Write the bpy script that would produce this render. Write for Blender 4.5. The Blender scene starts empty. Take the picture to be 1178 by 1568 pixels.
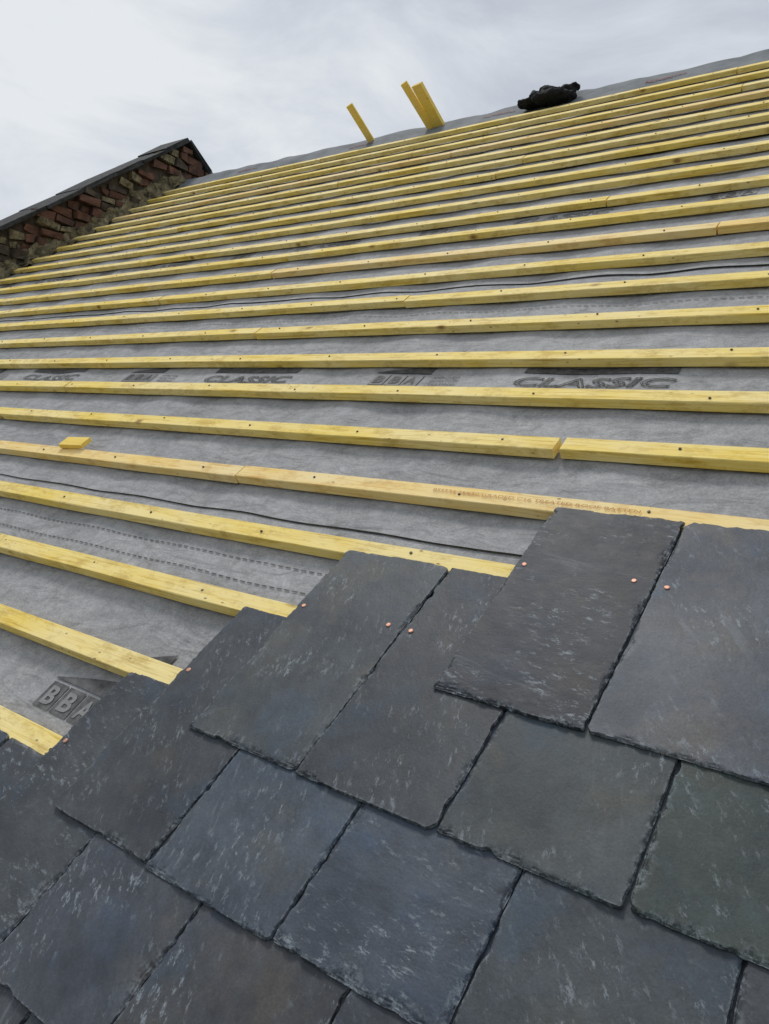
import bpy, bmesh, math, random
import numpy as np
from mathutils import Matrix, Vector, noise
random.seed(7)
D=bpy.data; scene=bpy.context.scene
TH=math.radians(38); Z0=6.2
C,S=math.cos(TH),math.sin(TH)
RM=Matrix(((1,0,0,0),(0,C,-S,0),(0,S,C,Z0),(0,0,0,1)))      # roof coords (u,v,n) -> world
RMI=RM.inverted()
# ------------------------------------------------------------------ camera
M=Matrix(((.80348,-.10865,.58533),(.5191,.60921,-.59949),(-.29146,.78553,.54589)))
F=1167.0
cam=D.cameras.new("camera"); co=D.objects.new("camera",cam); scene.collection.objects.link(co)
co.matrix_world=RM@(Matrix.Translation((0,0,1))@M.to_4x4())
cam.sensor_fit='VERTICAL'; cam.sensor_height=36; cam.lens=F/1568*36; cam.clip_start=.02; cam.clip_end=6000
scene.camera=co
def proj(u,v,n=0):
    c=M.transposed()@Vector((u,v,n-1)); 
    if c.z>-.05: return None
    return 589-F*c.x/c.z, 784+F*c.y/c.z
scene.view_settings.view_transform='Standard'; scene.view_settings.look='None'; scene.view_settings.exposure=0
# ------------------------------------------------------------------ helpers
def mat(name):
    m=D.materials.new(name); m.use_nodes=True; nt=m.node_tree; nt.nodes.clear()
    o=nt.nodes.new('ShaderNodeOutputMaterial'); b=nt.nodes.new('ShaderNodeBsdfPrincipled')
    nt.links.new(b.outputs[0],o.inputs[0]); return m,nt,b
class G:
    def __init__(s,nt): s.nt=nt
    def set(s,inp,val):
        if val is None: return
        if isinstance(val,bpy.types.NodeSocket): s.nt.links.new(val,inp)
        else:
            if isinstance(val,(tuple,list)) and inp.type=='RGBA' and len(val)==3: val=(*val,1)
            inp.default_value=val
    def coord(s,k='Object'): return s.nt.nodes.new('ShaderNodeTexCoord').outputs[k]
    def mapv(s,vec,scale=(1,1,1),rot=(0,0,0),loc=(0,0,0)):
        n=s.nt.nodes.new('ShaderNodeMapping'); s.set(n.inputs[0],vec)
        n.inputs['Scale'].default_value=scale; n.inputs['Rotation'].default_value=rot; s.set(n.inputs['Location'],loc); return n.outputs[0]
    def noise(s,vec,scale,detail=4,rough=.55,dist=0):
        n=s.nt.nodes.new('ShaderNodeTexNoise'); s.set(n.inputs['Vector'],vec)
        n.inputs['Scale'].default_value=scale;n.inputs['Detail'].default_value=detail;n.inputs['Roughness'].default_value=rough;n.inputs['Distortion'].default_value=dist
        return n.outputs['Fac']
    def vor(s,vec,scale,feat='F1',rnd=1):
        n=s.nt.nodes.new('ShaderNodeTexVoronoi'); n.feature=feat; s.set(n.inputs['Vector'],vec); n.inputs['Scale'].default_value=scale; n.inputs['Randomness'].default_value=rnd
        return n
    def ramp(s,f,stops):
        n=s.nt.nodes.new('ShaderNodeValToRGB'); s.set(n.inputs[0],f); e=n.color_ramp.elements
        while len(e)<len(stops): e.new(.5)
        for i,(p,c) in enumerate(stops):
            e[i].position=p; e[i].color=(c,c,c,1) if not isinstance(c,tuple) else (*c,1)
        return n.outputs[0]
    def mix(s,f,a,b,mode='MIX'):
        n=s.nt.nodes.new('ShaderNodeMix'); n.data_type='RGBA'; n.blend_type=mode
        s.set(n.inputs[0],f); s.set(n.inputs[6],a); s.set(n.inputs[7],b); return n.outputs[2]
    def math(s,op,a,b=None,c=None):
        n=s.nt.nodes.new('ShaderNodeMath'); n.operation=op; s.set(n.inputs[0],a); s.set(n.inputs[1],b)
        if c is not None: s.set(n.inputs[2],c)
        return n.outputs[0]
    def vmath(s,op,a,b):
        n=s.nt.nodes.new('ShaderNodeVectorMath'); n.operation=op; s.set(n.inputs[0],a); s.set(n.inputs[1],b)
        return n.outputs['Value'] if op=='DOT_PRODUCT' else n.outputs[0]
    def bump(s,h,strength=.3,dist=.01,norm=None):
        n=s.nt.nodes.new('ShaderNodeBump'); s.set(n.inputs['Height'],h); n.inputs['Strength'].default_value=strength; n.inputs['Distance'].default_value=dist
        if norm is not None: s.nt.links.new(norm,n.inputs['Normal'])
        return n.outputs[0]
def empty(name,mw=RM):
    e=D.objects.new(name,None); scene.collection.objects.link(e); e.matrix_world=mw; return e
def mesh(name,vs,fs,m,parent=None,mw=None,smooth=False,mats=None,midx=None):
    me=D.meshes.new(name); me.from_pydata([tuple(v) for v in vs],[],fs)
    for mm in (mats or [m]): me.materials.append(mm)
    if midx is not None: me.polygons.foreach_set('material_index',midx)
    if smooth: me.polygons.foreach_set('use_smooth',[True]*len(me.polygons))
    me.update(); o=D.objects.new(name,me); scene.collection.objects.link(o)
    if parent: o.parent=parent
    elif mw is not None: o.matrix_world=mw
    return o
BOXF=[(0,3,2,1),(4,5,6,7),(0,1,5,4),(1,2,6,5),(2,3,7,6),(3,0,4,7)]
def addbox(vs,fs,a,b,jit=0,R=None):
    i=len(vs); (x0,y0,z0),(x1,y1,z1)=a,b
    for p in ((x0,y0,z0),(x1,y0,z0),(x1,y1,z0),(x0,y1,z0),(x0,y0,z1),(x1,y0,z1),(x1,y1,z1),(x0,y1,z1)):
        q=Vector(p)+Vector((random.uniform(-jit,jit),random.uniform(-jit,jit),random.uniform(-jit,jit)))
        if R: q=R@q
        vs.append(q)
    fs+= [tuple(i+k for k in f) for f in BOXF]
# ------------------------------------------------------------------ materials
def slate_mat():
    m,nt,b=mat("slate"); g=G(nt)
    oi=nt.nodes.new('ShaderNodeObjectInfo'); col=oi.outputs['Color']; rnd=oi.outputs['Random']
    c0=g.coord()
    cx=nt.nodes.new('ShaderNodeCombineXYZ'); g.set(cx.inputs[0],g.math('MULTIPLY',rnd,37.0)); g.set(cx.inputs[1],g.math('MULTIPLY',rnd,91.0)); g.set(cx.inputs[2],g.math('MULTIPLY',rnd,53.0))
    c=g.vmath('ADD',c0,cx.outputs[0])
    # grain direction turns a little from slate to slate
    vr=nt.nodes.new('ShaderNodeVectorRotate'); vr.rotation_type='Z_AXIS'; g.set(vr.inputs['Vector'],c); g.set(vr.inputs['Angle'],g.math('MULTIPLY',rnd,1.3))
    cr=vr.outputs[0]
    st=g.mapv(cr,(1,1.6,1),(0,0,math.radians(10)))
    big=g.noise(c,5,3,.6); mid=g.noise(st,20,5,.66); fine=g.noise(c,230,2,.7)
    base=g.mix(g.ramp(big,[(.3,0.),(.7,1.)]),(.62,.66,.72),(1.34,1.32,1.28))
    base=g.mix(1.,base,col,'MULTIPLY')
    hue=g.noise(g.mapv(c,loc=(5,3,1)),6.5,4,.6)
    base=g.mix(g.ramp(hue,[(.54,0.),(.66,.6)]),base,g.mix(1.,col,(.80,1.08,1.38),'MULTIPLY'))
    base=g.mix(g.ramp(hue,[(.34,.55),(.45,0.)]),base,g.mix(1.,col,(1.45,1.22,.92),'MULTIPLY'))
    base=g.mix(.6,base,g.mix(g.ramp(mid,[(.25,0.),(.75,1.)]),(.45,.45,.45),(1.5,1.5,1.5)),'MULTIPLY')
    base=g.mix(.45,base,g.mix(fine,(.2,.2,.2),(1.8,1.8,1.8)),'MULTIPLY')
    cl=g.noise(g.mapv(c,loc=(1,8,2)),7,4,.65)
    sc=g.ramp(g.noise(g.mapv(cr,(1,2.6,1),(0,0,math.radians(45))),34,6,.8),[(.555,0.),(.625,1.)])
    scf=g.math('MULTIPLY',g.math('MULTIPLY',sc,g.ramp(cl,[(.45,0.),(.62,1.)])),.85)
    base=g.mix(scf,base,(.25,.285,.31))
    # a few long, nearly straight pale scrapes
    ss=g.noise(g.mapv(cr,(1.0,12,1),(0,0,math.radians(20))),3.2,6,.65)
    base=g.mix(g.math('MULTIPLY',g.ramp(ss,[(.62,0.),(.68,.55)]),g.ramp(big,[(.46,0.),(.62,1.)])),base,(.16,.18,.20))
    at=nt.nodes.new('ShaderNodeAttribute'); at.attribute_name='edge'
    en=g.noise(c,85,4,.8)
    ef=g.math('MULTIPLY',at.outputs['Fac'],g.ramp(en,[(.49,0.),(.59,.85)]))
    base=g.mix(ef,base,(.21,.24,.255))
    ed=g.math('MULTIPLY',at.outputs['Fac'],g.ramp(en,[(.37,.7),(.47,0.)]))
    base=g.mix(ed,base,(.016,.018,.021))
    g.set(b.inputs['Base Color'],base)
    g.set(b.inputs['Roughness'],g.ramp(mid,[(.2,.50),(.8,.66)])); b.inputs['Specular IOR Level'].default_value=.38
    h=g.math('ADD',g.math('MULTIPLY',mid,.8),g.math('MULTIPLY',fine,.12))
    ter=g.math('MULTIPLY',g.math('FLOOR',g.math('MULTIPLY',hue,14)),.12)
    h=g.math('ADD',h,ter)
    g.set(b.inputs['Normal'],g.bump(h,.5,.0045)); return m
M_slate=slate_mat()
def wood_mat(name,a,bb,c3,dark=(.50,.31,.05),speck=1.):
    m,nt,b=mat(name); g=G(nt)
    c=g.coord(); oi=nt.nodes.new('ShaderNodeObjectInfo')
    cx=nt.nodes.new('ShaderNodeCombineXYZ'); g.set(cx.inputs[0],g.math('MULTIPLY',oi.outputs['Random'],53.)); g.set(cx.inputs[2],g.math('MULTIPLY',oi.outputs['Random'],31.))
    c=g.vmath('ADD',c,cx.outputs[0])
    gr=g.noise(g.mapv(c,(1,24,24)),4.5,5,.65,.8); big=g.noise(g.mapv(c,(1,3,3)),1.8,4,.65)
    base=g.mix(g.ramp(gr,[(.34,0.),(.62,1.)]),a,bb)
    base=g.mix(g.ramp(big,[(.40,0.),(.60,.9)]),base,c3)
    base=g.mix(g.math('MULTIPLY',g.ramp(gr,[(.30,1.),(.46,0.)]),.6*speck),base,dark)
    base=g.mix(g.math('MULTIPLY',g.ramp(g.noise(g.mapv(c,(1,2,2)),11,4,.75),[(.5,0.),(.66,1.)]),.5*speck),base,dark)
    v=g.vor(g.mapv(c,(1,1.6,1.6)),4.2); kn=g.ramp(v.outputs['Distance'],[(.04,1.),(.07,.5),(.12,0.)])
    base=g.mix(g.math('MULTIPLY',kn,.85),base,(.25,.11,.025))
    v2=g.vor(g.mapv(c,(1,2,2)),19.); sp=g.ramp(v2.outputs['Distance'],[(.07,.75*speck),(.12,0.)])
    base=g.mix(g.math('MULTIPLY',sp,g.ramp(big,[(.46,0.),(.56,1.)])),base,(.14,.09,.04))
    g.set(b.inputs['Base Color'],base); b.inputs['Roughness'].default_value=.7; b.inputs['Specular IOR Level'].default_value=.2
    g.set(b.inputs['Normal'],g.bump(gr,.4,.003)); return m
M_bat=wood_mat("treated_timber",(.87,.60,.085),(.97,.77,.24),(.97,.80,.37))
M_board=wood_mat("sawn_board",(.86,.58,.065),(.97,.74,.18),(.95,.70,.2),speck=.25)
M_pale=wood_mat("pale_timber",(.88,.58,.16),(.96,.73,.29),(.95,.77,.40),(.62,.35,.10))
def memb_mat():
    m,nt,b=mat("roofing_underlay"); g=G(nt); c=g.coord()
    big=g.noise(c,1.8,4,.65,.5); fib=g.noise(g.mapv(c,(1,1,.2)),170,3,.8); mid=g.noise(c,22,5,.72,.5)
    base=g.mix(g.ramp(big,[(.3,0.),(.7,1.)]),(.275,.278,.282),(.385,.385,.388))
    base=g.mix(.6,base,g.mix(g.ramp(mid,[(.25,0.),(.75,1.)]),(.55,.55,.55),(1.45,1.45,1.45)),'MULTIPLY')
    base=g.mix(.75,base,g.mix(fib,(.25,.25,.25),(1.75,1.75,1.75)),'MULTIPLY')
    dirt=g.ramp(g.noise(g.mapv(c,loc=(3,7,0)),9,6,.78,.3),[(.54,0.),(.69,.55)])
    base=g.mix(dirt,base,(.155,.152,.138))
    g.set(b.inputs['Base Color'],base); b.inputs['Roughness'].default_value=.7; b.inputs['Specular IOR Level'].default_value=.2
    wr=g.noise(g.mapv(c,(1,2.4,1),(0,0,-.5)),6,3,.5,1.2)
    h=g.math('ADD',g.math('MULTIPLY',wr,1.),g.math('MULTIPLY',mid,.07))
    g.set(b.inputs['Normal'],g.bump(h,.42,.035)); return m
M_mem=memb_mat()
def plain(name,c1,c2,sc=20,rough=.7,bmp=.3,metal=0,dist=.005,spec=.4):
    m,nt,b=mat(name); g=G(nt); c=g.coord(); n=g.noise(c,sc,5,.65)
    g.set(b.inputs['Base Color'],g.mix(g.ramp(n,[(.3,0.),(.7,1.)]),c1,c2)); b.inputs['Roughness'].default_value=rough; b.inputs['Metallic'].default_value=metal
    b.inputs['Specular IOR Level'].default_value=spec
    g.set(b.inputs['Normal'],g.bump(n,bmp,dist)); return m
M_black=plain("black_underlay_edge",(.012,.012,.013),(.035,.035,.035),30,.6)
M_ink=plain("printed_ink",(.025,.025,.026),(.13,.13,.13),45,.7,.05)
M_box=plain("printed_box",(.05,.05,.05),(.17,.17,.17),45,.7,.05)
M_ink2=plain("faded_ink",(.16,.16,.16),(.25,.25,.25),60,.7,.05)
M_light=plain("unprinted_felt",(.20,.20,.20),(.30,.30,.30),60,.7,.05)
M_red=plain("red_ink",(.20,.035,.035),(.26,.09,.09),60,.7,.05)
M_brown=plain("brown_ink",(.34,.15,.05),(.6,.34,.12),80,.7,.05)
M_ridge=plain("ridge_underlay",(.13,.145,.155),(.26,.275,.285),5,.75,.4,0,.03,.15)
M_copper=plain("copper",(.55,.27,.18),(.74,.42,.31),300,.5,.1,.5)
M_steel=plain("nail_steel",(.05,.045,.04),(.12,.10,.09),200,.5,.1,.5)
M_cloth=plain("black_fabric",(.004,.004,.005),(.014,.014,.017),60,.85,.5)
M_brick=plain("old_brick",(.04,.024,.018),(.20,.095,.06),9,.9,.9,0,.02)
M_stone=plain("rubble_stone",(.022,.018,.014),(.12,.09,.062),11,.9,.9,0,.02)
M_mortar=plain("weathered_mortar",(.02,.018,.014),(.36,.30,.17),17,.95,1.0,0,.04)
M_cope=plain("stone_coping",(.015,.017,.018),(.06,.062,.06),16,.8,.8,0,.02)
M_wall=plain("house_brick",(.22,.11,.07),(.34,.18,.12),9,.9,.5)
M_glass=plain("window_glass",(.03,.04,.05),(.05,.06,.07),2,.1,.0)
M_frame=plain("white_frame",(.7,.7,.7),(.8,.8,.8),5,.5,.05)
M_grass=plain("grass",(.04,.06,.02),(.09,.11,.04),.6,.95,.5,0,.1)
# ------------------------------------------------------------------ slates
GA,V0,W,U0,T0,L=.2302,.3033,.2734,-.8046,.1844,.537
TT=.0074; SL=(TT+.0010)/GA
slates=empty("slate_roof_tiles")
tint={(2,1):(.034,.038,.045),(2,3):(.092,.100,.113),(2,5):(.082,.088,.100),(1,-2):(.062,.072,.080),(1,0):(.050,.056,.063),(1,2):(.057,.067,.070),(1,4):(.050,.064,.056),
 (0,-3):(.052,.058,.065),(0,-1):(.058,.072,.090),(0,1):(.054,.067,.086),(0,3):(.056,.066,.074),(-1,-4):(.054,.060,.066),(-1,-2):(.060,.068,.081),(-1,0):(.058,.061,.066)}
eo=[0,.0012,.0028,.0048,.0072,.010,.0135,.018]
def axis(Ln,step):
    n=max(2,int((Ln-.05)/step)); inn=list(np.linspace(.024,Ln-.024,n)); return eo+inn+[Ln-e for e in reversed(eo)]
def nz(x,y,z): return noise.noise(Vector((x,y,z)))
def slate(k,j,hi):
    sd=random.uniform(0,500); ww=W-.002-random.uniform(0,.002)
    tt=TT*random.uniform(.8,1.0)
    ux=U0+j*W/2+.001+random.uniform(-.001,.001); vt=T0+k*GA+random.uniform(-.004,.004)
    rot=random.uniform(-.006,.006)
    X=axis(ww,.0058 if hi else .06); Y=axis(L,.0058 if hi else .08)
    if not hi: X=[X[0],X[4]]+X[8:-8]+[X[-5],X[-1]]; Y=[Y[0],Y[4]]+Y[8:-8]+[Y[-5],Y[-1]]
    vs=[];ed=[];nx,ny=len(X),len(Y)
    def bx(t,s):
        a=.0016*nz(t*8,sd,s)+.0006*nz(t*40,sd,s+3)
        ch=nz(t*30,sd,s+11); a2=max(0,ch-.34)*.012
        return a+.0009*nz(t*150,sd,s+5),a2
    le=[bx(t,1) for t in Y]; re=[bx(t,9) for t in Y]; be=[bx(s,17) for s in X]; te=[bx(s,25) for s in X]
    cl=[random.choice([0,.004,.009,.015]) for _ in range(4)]
    bands=((2,.006),(4,.011),(6,.010),(8,.005))
    wl={}
    for ss,wb in bands:
        src=Y if ss in(2,4) else X
        wl[ss]=[wb*max(.06,.18+2.6*nz(q*13+ss*7,sd,2)+1.1*nz(q*70,sd+ss,5)) for q in src]
    for b_,t in enumerate(Y):
        for a_,s in enumerate(X):
            fx,fy=s/ww,t/L
            wlf=max(0,1-s/.05);wrf=max(0,1-(ww-s)/.05);wbf=max(0,1-t/.05)
            x=s+le[b_][0]*(1-fx)+re[b_][0]*fx+le[b_][1]*wlf-re[b_][1]*wrf
            y=t+be[a_][0]*(1-fy)+te[a_][0]*fy+be[a_][1]*1.2*wbf-te[a_][1]*max(0,1-(L-t)/.05)
            for ci,(dx,dy,sx,sy) in enumerate(((s,t,1,1),(ww-s,t,-1,1),(s,L-t,1,-1),(ww-s,L-t,-1,-1))):
                r_=cl[ci]
                if r_ and dx+dy<r_: q=(r_-dx-dy)*.5; x+=sx*q*(.7+.5*nz(dx*99,sd,4)); y+=sy*q*(.7+.5*nz(dy*99,sd,8))
            e=0;drop=0
            for d_,ss,idx in ((s,2,b_),(ww-s,4,b_),(t,6,a_),(L-t,8,a_)):
                we=wl[ss][idx]
                if d_<we:
                    f=1-d_/we; dd=tt*(.20+.28*(f>.45)+.25*(f>.8)); drop=max(drop,dd)
                e=max(e,max(0,1-d_/(we*1.3+.004)))
            rel=.0009*nz(x*6+sd,y*7,sd)+.0004*nz(x*25+sd,y*25,sd+9)
            u=ux+x-rot*(y-L/2); v=vt+y+rot*(x-ww/2)
            hb=(L-y)*SL
            vs.append((u,v,hb+tt-drop+rel*(1 if drop==0 else .3))); ed.append(e)
    fs=[];sm=[]
    for b_ in range(ny-1):
        for a_ in range(nx-1):
            i=b_*nx+a_; fs.append((i,i+1,i+nx+1,i+nx)); sm.append(True)
    loop=[a for a in range(nx)]+[b_*nx+nx-1 for b_ in range(1,ny)]+[(ny-1)*nx+a for a in range(nx-2,-1,-1)]+[b_*nx for b_ in range(ny-2,0,-1)]
    n0=len(vs); m_=len(loop)
    for i in loop: vs.append(vs[i]); ed.append(.9)
    for i in loop:
        x,y,z=vs[i]; t=y-vt; hb=(L-t)*SL
        vs.append((x+random.uniform(-.0006,.0006),y+random.uniform(-.0006,.0006),hb+.0002)); ed.append(.6)
    for q in range(m_):
        r=(q+1)%m_; fs.append((n0+q,n0+m_+q,n0+m_+r,n0+r)); sm.append(False)
    fs.append(tuple(n0+m_+q for q in range(m_-1,-1,-1))); sm.append(False)
    o=mesh("slate",vs,fs,M_slate,slates); o.data.polygons.foreach_set('use_smooth',sm)
    if hi: o.data.set_sharp_from_angle(angle=math.radians(18))
    at=o.data.attributes.new('edge','FLOAT','POINT'); at.data.foreach_set('value',ed)
    c=tint.get((k,j))
    if c is None:
        q=random.uniform(.8,1.2); c=(.054*q,.060*q,.069*q)
    o.color=(*c,1)
left={2:1,1:-2,0:-3,-1:-4,-2:-7,-3:-8,-4:-9,-5:-12,-6:-13,-7:-14,-8:-17}
nails=[]
for k,j0 in left.items():
    j=j0
    while U0+j*W/2<4.6:
        cs=[proj(U0+jj*W/2,T0+k*GA+d) for jj in (j,j+2) for d in (0,L)]
        hi=any(c and -150<c[0]<1330 and c[1]<1750 for c in cs)
        slate(k,j,hi)
        for iu in (.022,W-.036):
            u=U0+j*W/2+iu; v=T0+k*GA+.343
            if k==2 or u<U0+left.get(k+1,99)*W/2: nails.append((u+random.uniform(-.004,.004),v+random.uniform(-.006,.006),(L-.343)*SL+TT))
        j+=2
def discs(name,pts,r,h,m,parent,sides=12):
    vs=[];fs=[]
    for (u,v,n) in pts:
        i=len(vs); ta,tb=random.uniform(-.12,.12),random.uniform(-.12,.12)
        for zz,rr in ((-.001,r),(h*.7,r),(h,r*.75)):
            for s in range(sides):
                a=2*math.pi*s/sides; x,y=rr*math.cos(a),rr*math.sin(a); vs.append((u+x,v+y,n+zz+(x*ta+y*tb if zz>0 else 0)))
        for l_ in (0,1):
            for s in range(sides): fs.append((i+l_*sides+s,i+l_*sides+(s+1)%sides,i+(l_+1)*sides+(s+1)%sides,i+(l_+1)*sides+s))
        fs.append(tuple(i+2*sides+s for s in range(sides)))
    return mesh(name,vs,fs,m,parent)
discs("copper_nails",nails,.0048,.0016,M_copper,slates)
# ------------------------------------------------------------------ battens
UL,UR,VR=-6.62,5.2,5.72
batt=empty("timber_battens"); BW,BT=.052,.027
nl=[]
def batten_seg(ua,ub,v,m,dn=0):
    vs=[];fs=[];n=max(2,int((ub-ua)/.12)); sd=random.uniform(0,99); ch=.0018
    prof=[(0,-BT),(0,-ch),(ch,0),(BW-ch,0),(BW,-ch),(BW,-BT)]
    sl_=random.uniform(-.0025,.0025)
    for i in range(n+1):
        u=ua+(ub-ua)*i/n; dv=.006*nz(u*.6,sd,0)+sl_*(u-ua)/(ub-ua); dz=.002*nz(u*1.1,sd,7)
        ex=.002*nz(u*3,sd,3)
        for (p,q) in prof: vs.append((u,v-BW+p+dv+(ex if p==0 else 0),q+dz+dn))
    for i in range(n):
        for s in range(6):
            a=i*6+s;b_=i*6+(s+1)%6; fs.append((a,a+6,b_+6,b_))
    fs.append(tuple(range(6))); fs.append(tuple(n*6+s for s in range(5,-1,-1)))
    return mesh("batten",vs,fs,m,batt)
joints={5:[-.757],4:[-1.66],3:[1.1],6:[-3.2,.9],2:[.5],1:[.9],0:[.3],7:[-4.6,1.2],8:[-2.4,1.6]}
for n in range(-8,23):
    v=V0+n*GA
    if n>=0: v+=random.uniform(-.008,.008) if n>5 else 0
    js=joints.get(n)
    if js is None:
        js=[];u=UL+random.uniform(.8,3.9)
        while u<UR-.4: js.append(u); u+=random.choice([2.4,3.0,3.6,4.2])*.9
    e=[UL]+js+[UR]
    for a,b_ in zip(e[:-1],e[1:]):
        pm=M_bat
        if n in(11,19) and random.random()<.7: pm=M_pale
        if n==4: pm=M_pale
        gap=.008 if n==5 else .003
        batten_seg(a+gap,b_-gap,v+random.uniform(-.005,.005),pm,random.uniform(-.002,.002))
    u=UL+.3
    while u<UR:
        nl.append((u+random.uniform(-.012,.012),v-BW/2+random.uniform(-.01,.01),.0005)); u+=.45
discs("nail_heads",nl,.0034,.0025,M_steel,batt,8)
vs=[];fs=[]; R=Matrix.Translation((-2.56,1.23,.0025))@Matrix.Rotation(math.radians(4),4,'Z')
addbox(vs,fs,(-.065,-.02,0),(.065,.03,.016),.001,R); mesh("timber_offcut",vs,fs,M_board,None,RM)
# ------------------------------------------------------------------ underlay
und=empty("roofing_underlay")
def mh(u,v):
    s=math.sin(math.pi*(u+.2)/.45)**2
    ph=((v-V0)/GA)%1.0; s2=math.sin(math.pi*ph)**2
    q=.5+.5*nz(u*2.3,v*3.1,1)
    w1=nz(u*4+v*3,v*6-u*2,4)
    ridge=1-abs(nz(u*5-v*5,v*4+u*2,12))*2.6
    return -BT-.004-.008*s*(.35+.65*q)-.002+ s2*(.006*w1+.0012*nz(u*14+v*8,v*18,8)+.004*max(0,ridge)**3*max(0,nz(u,v,30)+.1)) 
laps=[-1.78,-.36,1.055,2.50,3.97,5.38]
def sheet(va,vb,idx):
    step=.026; nu=int((UR-UL)/step); nv=max(3,int((vb-va)/.024)); vs=[];fs=[]
    for i in range(nv+1):
        v=va+(vb-va)*i/nv
        for j in range(nu+1):
            u=UL+(UR-UL)*j/nu
            h=mh(u,v)
            d=v-va
            lift=.0035*max(0,1-d/.13)+ .004*max(0,1-d/.05)*max(0,nz(u*.8,idx*5,2)+.1)
            under=-.004*max(0,1-(vb-v)/.15) if vb<VR-.1 else 0
            vs.append((u,v+(.004*nz(u*1.0,idx,3) if i==0 else 0),h+lift+under))
    for i in range(nv):
        for j in range(nu):
            a=i*(nu+1)+j; fs.append((a,a+1,a+nu+2,a+nu+1))
    mi=[0]*len(fs)
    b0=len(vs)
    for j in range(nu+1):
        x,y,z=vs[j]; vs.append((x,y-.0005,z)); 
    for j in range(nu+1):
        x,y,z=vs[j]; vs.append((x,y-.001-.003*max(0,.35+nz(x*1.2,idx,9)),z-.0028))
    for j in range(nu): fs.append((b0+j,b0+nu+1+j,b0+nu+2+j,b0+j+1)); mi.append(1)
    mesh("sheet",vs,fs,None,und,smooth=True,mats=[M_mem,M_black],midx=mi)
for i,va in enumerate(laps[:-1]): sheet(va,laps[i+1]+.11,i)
# ridge sheet
vs=[];fs=[];nu=420
prof=[5.38,5.41,5.44,5.48,5.52,5.56,5.60,5.64,5.68,5.70]
far=[.02,.06,.12,.25,.6,1.5,4,7.4]
def farpt(u,s,h=0):
    w=Vector((u,VR*C,VR*S)); return w+Vector((0,s*C,-s*S))+Vector((0,S,C))*h
def ridge_h(u,p):
    k_=max(0,min(1,(p-5.42)/.26))
    return mh(u,p)+.005+k_*(.030+.014*nz(u*2.2,p*3,0)+.007*abs(nz(u*5+p*6,p*9,5)))
for j in range(nu+1):
    u=UL+(UR-UL)*j/nu
    for p in prof: vs.append((u,p,ridge_h(u,p)))
    for s in far:
        w=farpt(u,s,.0+.016*nz(u*2.2,s+5,0)*(1 if s<.3 else .4)+.012)
        vs.append(RMI@(w+Vector((0,0,Z0))))
K=len(prof)+len(far)
for j in range(nu):
    for p in range(K-1):
        a=j*K+p; fs.append((a,a+K,a+K+1,a+1))
mesh("ridge_sheet",vs,fs,M_ridge,und,smooth=True)
def strip(vs,fs,ua,ub,va,vb,off=.0022):
    n=max(1,int((ub-ua)/.03)); i=len(vs)
    for q in range(n+1):
        u=ua+(ub-ua)*q/n; 
        for v in (va,vb): vs.append((u,v,mh(u,v)+off))
    for q in range(n): a=i+2*q; fs.append((a,a+2,a+3,a+1))
vs=[];fs=[]
for lp in laps[2:5]:
    for dv in (.165,.232):
        u=UL+.05
        while u<2.5: strip(vs,fs,u,u+.016,lp-dv,lp-dv+.0034,.0028); u+=.025
mesh("printed_dashes",vs,fs,M_ink,und)
def text(txt,u,v,size,m,wid=None,bold=0,hf=None,off=.003,italic=0,name="printed_text",outline=False):
    cu=D.curves.new("t",'FONT'); cu.body=txt; cu.size=size; cu.resolution_u=3; cu.offset=bold; cu.shear=italic
    if outline: cu.fill_mode='NONE'; cu.bevel_depth=.0017; cu.bevel_resolution=0
    o=D.objects.new("t",cu); scene.collection.objects.link(o)
    bpy.context.view_layer.update()
    me=D.meshes.new_from_object(o.evaluated_get(bpy.context.evaluated_depsgraph_get()))
    D.objects.remove(o)
    xs=[p.co.x for p in me.vertices]; sc=1 if wid is None else wid/(max(xs)-min(xs))
    for p in me.vertices:
        x=u+p.co.x*sc; y=v+p.co.y; p.co=(x,y,(hf or mh)(x,y)+off+(p.co.z*.3 if outline else 0))
    me.materials.clear(); me.materials.append(m)
    o=D.objects.new(name,me); scene.collection.objects.link(o); return o
for si,lp in enumerate((-.36,1.035,2.46,3.90)):
    base=lp+.715
    for r in range(-4,4):
        ub=-1.575+1.36*r+(0 if si<2 else .35*si)
        if ub<UL+.1 or ub>3: continue
        vs=[];fs=[]
        for q in range(3): strip(vs,fs,ub+q*.066,ub+q*.066+.060,base-.006,base+.062,.0022)
        mesh("print_box",vs,fs,M_box if si==0 else M_ink2,und)
        for q,chh in enumerate("BBA"):
            t=text(chh,ub+.010+q*.066,base+.006,.064,M_light if si==0 else M_ink,.038,.002,None,.0038); t.parent=und
        vs=[];fs=[]
        x0,x1=ub-.005,ub+.21; n=8
        for q in range(n+1):
            u=x0+(x1-x0)*q/n; hh=.004+.05*q/n
            for v in (base+.07,base+.07+hh): vs.append((u,v,mh(u,v)+.003))
        for q in range(n): a=2*q; fs.append((a,a+2,a+3,a+1))
        mesh("print_wedge",vs,fs,M_ink if si else M_box,und)
        for l_ in range(3):
            t=text(["APPROVED","INSPECTION","TESTING"][l_],ub+.23,base+.042-.02*l_,.018,M_ink,.1,0,None,.003); t.parent=und
        t=text("CLASSIC",ub+.52,base-.000,.064,M_box,.46,0,None,.0035,.2,outline=True); t.parent=und
        vs=[];fs=[]; strip(vs,fs,ub+.54,ub+.985,base+.070,base+.105); mesh("print_band",vs,fs,M_ink,und)
        vs=[];fs=[]
        a0=ub+.13
        for (x,y) in ((0,.17),(.13,.17),(.13,.225)): vs.append((a0+x,base+y,mh(a0+x,base+y)+.004))
        fs.append((0,1,2)); mesh("print_arrow",vs,fs,M_ink,und)
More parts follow.
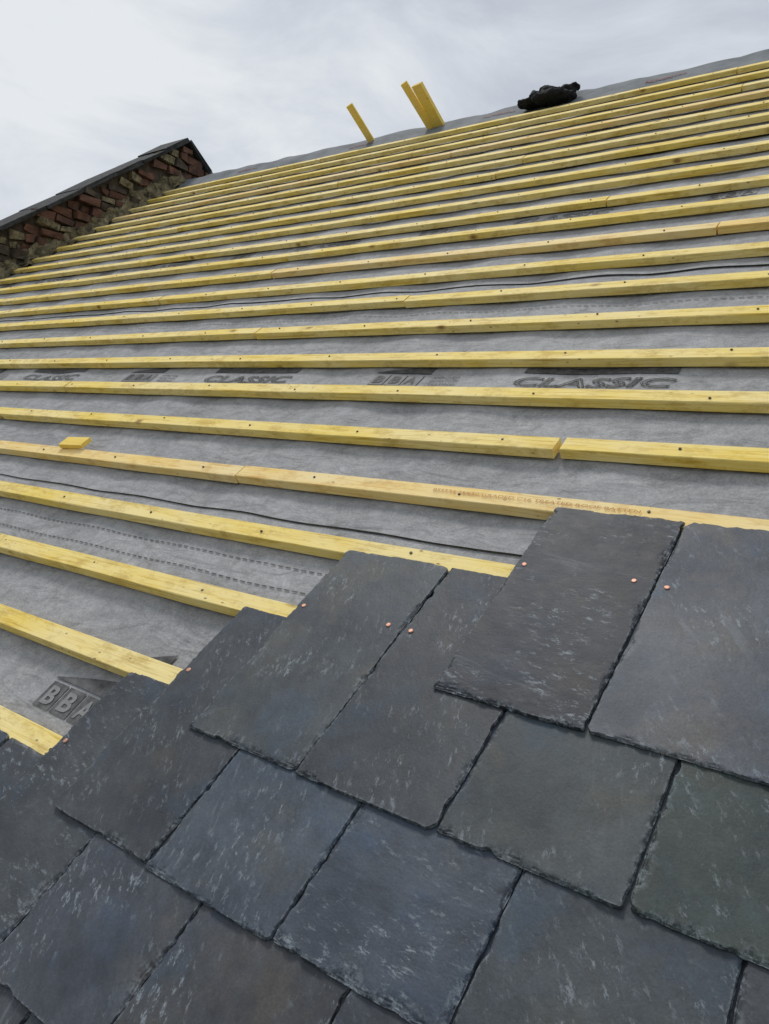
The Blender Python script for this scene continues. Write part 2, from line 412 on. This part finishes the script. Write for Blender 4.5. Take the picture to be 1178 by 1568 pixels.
for u in (-5.7,-4.35,-3.05,-1.85,-.4):
    t=text("NOVENT>>",u,5.56,.05,M_red,.26,.001,ridge_h,.005,0); t.parent=und
t=text("BS5534 25X50 GRADED C16 TREATED ROOF BATTEN",-.99,V0+4*GA-.030,.014,M_brown,.50,0,lambda x,y:0,.0035); t.parent=batt; t.name="grade_stamp"
# ------------------------------------------------------------------ posts at the ridge
def post(u,length,w,th,d,rz=0,m=M_board,name="timber_post"):
    base=RM@Vector((u,VR-.02,-.25)); dw=(RM.to_3x3()@Vector(d)).normalized()
    xx=Vector((1,0,0)); xx=(Matrix.Rotation(rz,3,dw)@(xx-dw*xx.dot(dw)).normalized()); yy=dw.cross(xx)
    R=Matrix((( *xx,0),(*yy,0),(*dw,0),(0,0,0,1))).transposed(); R.translation=base
    vs=[];fs=[]; addbox(vs,fs,(-w/2,-th/2,0),(w/2,th/2,length),.001)
    o=mesh(name,vs,fs,m,None,R); bv=o.modifiers.new("b",'BEVEL'); bv.width=.002; return o
post(-4.10,.58,.055,.03,(-.18,-.242,.97),.5)
post(-3.50,.64,.055,.03,(-.22,-.242,.97),.5)
post(-3.43,.60,.10,.03,(-.17,-.242,.97),-.15)
# ------------------------------------------------------------------ black garment on the ridge
bm=bmesh.new()
for (x,y,z,a,b_,c_) in ((-.19,0,.0,.08,.09,.03),(-.13,0,.03,.055,.09,.045),(-.04,.0,.05,.065,.08,.065),(.05,.0,.035,.07,.09,.05),(.13,.0,.06,.06,.07,.04),(.185,0,.09,.035,.05,.026),(.02,-.05,.0,.17,.1,.045),(-.03,.03,.095,.045,.06,.03),(.14,-.03,.0,.07,.08,.04)):
    r=bmesh.ops.create_icosphere(bm,subdivisions=3,radius=1)
    for p in r['verts']: p.co=Vector((x+p.co.x*a,y+p.co.y*b_,z+p.co.z*c_))
me=D.meshes.new("black_jacket"); bm.to_mesh(me); bm.free(); me.materials.append(M_cloth)
gl=D.objects.new("black_jacket",me); scene.collection.objects.link(gl)
gl.matrix_world=Matrix.Translation(RM@Vector((-2.49,5.54,.012)))@Matrix.Rotation(math.radians(8),4,'Z')@Matrix.Scale(.88,4)
r=gl.modifiers.new("r",'REMESH'); r.mode='VOXEL'; r.voxel_size=.007; r.use_smooth_shade=True
tx=D.textures.new("cl",'CLOUDS'); tx.noise_scale=.06; dm=gl.modifiers.new("d",'DISPLACE'); dm.texture=tx; dm.strength=.05; dm.mid_level=.5
# ------------------------------------------------------------------ gable parapet wall
gw=empty("brick_parapet_wall",Matrix.Translation((0,0,Z0)))
WU=-6.62; HP=.385; TW=.34; YR,ZR=VR*C,VR*S
ye=-1.8*C
def ztop(y): return ZR+HP-abs(y-YR)*math.tan(TH)
yf=YR+(YR-ye)
vs=[]
out=[(ye,ztop(ye)),(YR,ztop(YR)),(yf,ztop(yf)),(yf,-Z0),(ye,-Z0)]
for x in (WU-.03,WU-TW):
    for (y,z) in out: vs.append((x,y,z))
fs=[(0,1,2,3,4),(9,8,7,6,5)]+[(i,5+i,5+(i+1)%5,(i+1)%5) for i in range(5)]
mesh("wall_core",vs,fs,M_stone,gw)
groups=[[[],[]],[[],[]],[[],[]]]
z=-1.5;row=0
while z<ZR+HP:
    bh=random.uniform(.055,.085)
    y=ye+(row%2)*.1
    while y<yf:
        ln=random.uniform(.08,.22); yc=y+ln/2
        roofz=ZR-abs(yc-YR)*math.tan(TH)
        if roofz-.15<z<ztop(yc)-.07 and random.random()>.17:
            d=random.uniform(-.01,.06)
            R=Matrix.Translation((WU-.03,yc,z+bh/2))@Matrix.Rotation(random.uniform(-.08,.08),4,'X')@Matrix.Rotation(random.uniform(-.15,.15),4,'Z')
            q=random.random(); gp=groups[0 if q<.62 else (1 if q<.84 else 2)]
            addbox(gp[0],gp[1],(-.05,-ln/2+.008,-bh/2+.007),(.02+d,ln/2-.008,bh/2-.005),.013,R)
        y+=ln+.010
    z+=bh+.008;row+=1
for (a,b_),mm,nm in zip(groups,(M_brick,M_stone,M_mortar),("bricks","stones","mortar_lumps")):
    mesh(nm,a,b_,mm,gw)
vs=[];fs=[];n=260;Kp=8
for i in range(n+1):
    v=-1.7+(VR+1.68)*i/n
    for q in range(Kp):
        t=q/(Kp-1)
        p=Vector((WU-.03+ (.13*(1-t)+.06*nz(v*9,q*2,1)) *(1 if q<Kp-1 else 0), v, -.03+t*.14+.07*nz(v*9,t*6,7)+.03*nz(v*30,t*9,2)))
        w=RM@p; w.z-=Z0; vs.append(w)
for i in range(n):
    for q in range(Kp-1):
        a=i*Kp+q; fs.append((a,a+1,a+Kp+1,a+Kp))
mesh("mortar_fillet",vs,fs,M_mortar,gw)
vs=[];fs=[]
for side in (-1,1):
    s=0.0; tot=(YR-ye)/C
    while s<tot:
        ln=min(random.uniform(.3,.5),tot-s)
        dirv=Vector((0,side*C,-S)); org=Vector((0,YR,ZR+HP)); nrm=Vector((0,side*S,C))
        i=len(vs); dn=random.uniform(-.006,.006) if s>0 else -.004; th_=random.uniform(.028,.038)
        for zz in (0.0,th_):
            for (xx,ss) in ((WU+.05,s+.003),(WU-TW-.05,s+.003),(WU-TW-.05,s+ln-.003),(WU+.05,s+ln-.003)):
                p=org+dirv*ss+nrm*(zz+dn+random.uniform(-.005,.005)); p.x=xx+random.uniform(-.02,.02); vs.append(p)
        fs+=[tuple(i+k for k in f) for f in BOXF]
        s+=ln
mesh("coping",vs,fs,M_cope,gw)
# ------------------------------------------------------------------ house below
hs=empty("brick_house",Matrix.Translation((0,0,Z0)))
def hb(name,a,b_,m):
    vs=[];fs=[];addbox(vs,fs,a,b_);mesh(name,vs,fs,m,hs)
y0=ye+.25;y1=yf-.25;zt=-1.8*S-.15
hb("front_wall",(WU,y0,-Z0),(UR-.2,y0+.3,zt+.1),M_wall); hb("back_wall",(WU,y1-.3,-Z0),(UR-.2,y1,zt+.1),M_wall)
vs=[]
for x in (UR-.2,UR-.5):
    for (y,z) in ((y0+.3,-Z0),(y1-.3,-Z0),(y1-.3,zt),(YR,ZR-.25),(y0+.3,zt)): vs.append((x,y,z))
fs=[(0,1,2,3,4),(9,8,7,6,5)]+[(i,5+i,5+(i+1)%5,(i+1)%5) for i in range(5)]
mesh("gable_wall",vs,fs,M_wall,hs)
for x in (-5,-2,3):
    for z in (-Z0+.9,-Z0+3.2):
        if z+1.2>zt: continue
        hb("window_frame",(x,y0-.02,z),(x+1.1,y0+.04,z+1.2),M_frame); hb("window_pane",(x+.08,y0-.03,z+.08),(x+1.02,y0-.021,z+1.12),M_glass)
hb("door",(.3,y0-.03,-Z0),(1.2,y0+.03,-Z0+2.05),M_frame)
hb("gutter",(WU,ye-.12,zt+.12),(UR,ye,zt+.2),M_black)
vs=[];fs=[];addbox(vs,fs,(WU,-1.8,-.18),(UR,5.62,-.07))
o=mesh("rafters_deck",vs,fs,M_black,None); o.parent=hs; o.matrix_parent_inverse=Matrix.Translation((0,0,Z0)).inverted()@RM
vs=[(-2500,-2500,0),(2500,-2500,0),(2500,2500,0),(-2500,2500,0)]
mesh("ground",vs,[(0,1,2,3)],M_grass)
# ------------------------------------------------------------------ light
w=D.worlds.new("World"); scene.world=w; w.use_nodes=True; nt=w.node_tree; nt.nodes.clear(); g=G(nt)
out=nt.nodes.new('ShaderNodeOutputWorld'); sk=nt.nodes.new('ShaderNodeTexSky'); sk.sky_type='NISHITA'; sk.sun_disc=False
sdir=Vector((-.45,.25,1.0)).normalized(); el=math.asin(sdir.z); az=math.atan2(sdir.x,sdir.y)
sk.sun_elevation=el; sk.sun_rotation=az
b1=nt.nodes.new('ShaderNodeBackground'); nt.links.new(sk.outputs[0],b1.inputs[0]); b1.inputs[1].default_value=.06
gc=g.coord('Generated')
cl=g.noise(g.mapv(gc,(1,1,2.2)),3.6,8,.60,.5); cl2=g.noise(g.mapv(gc,(1,1,1.5),loc=(3,1,2)),1.5,3,.5,.2)
def pdir(x,y): return (RM.to_3x3()@(M@Vector((x-589,784-y,-F)))).normalized()
def glow(x,y,c0,amt):
    dp=g.vmath('DOT_PRODUCT',gc,tuple(pdir(x,y)))
    n=nt.nodes.new('ShaderNodeMapRange'); n.interpolation_type='SMOOTHSTEP'; g.set(n.inputs[0],dp); n.inputs[1].default_value=c0; n.inputs[2].default_value=1.0; n.inputs[3].default_value=0; n.inputs[4].default_value=amt
    return n.outputs[0]
f=g.math('ADD',g.math('MULTIPLY',g.math('SUBTRACT',cl,.5),1.35),g.math('MULTIPLY',g.math('SUBTRACT',cl2,.5),.35))
f=g.math('ADD',f,.46)
f=g.math('ADD',f,glow(60,290,.90,.24)); f=g.math('ADD',f,glow(520,170,.985,.14))
cc=g.ramp(f,[(.20,(.48,.525,.61)),(.42,(.575,.615,.685)),(.60,(.67,.71,.77)),(.84,(.82,.85,.88))])
b2=nt.nodes.new('ShaderNodeBackground'); g.set(b2.inputs[0],cc); b2.inputs[1].default_value=1.0
mx=nt.nodes.new('ShaderNodeMixShader'); mx.inputs[0].default_value=.94
nt.links.new(b1.outputs[0],mx.inputs[1]); nt.links.new(b2.outputs[0],mx.inputs[2]); nt.links.new(mx.outputs[0],out.inputs[0])
sl_=D.lights.new("sun",'SUN'); sl_.energy=1.5; sl_.angle=math.radians(14); sl_.color=(1,.96,.91)
so=D.objects.new("sun",sl_); scene.collection.objects.link(so); so.rotation_euler=sdir.to_track_quat('Z','Y').to_euler()
so.location=(0,0,20)
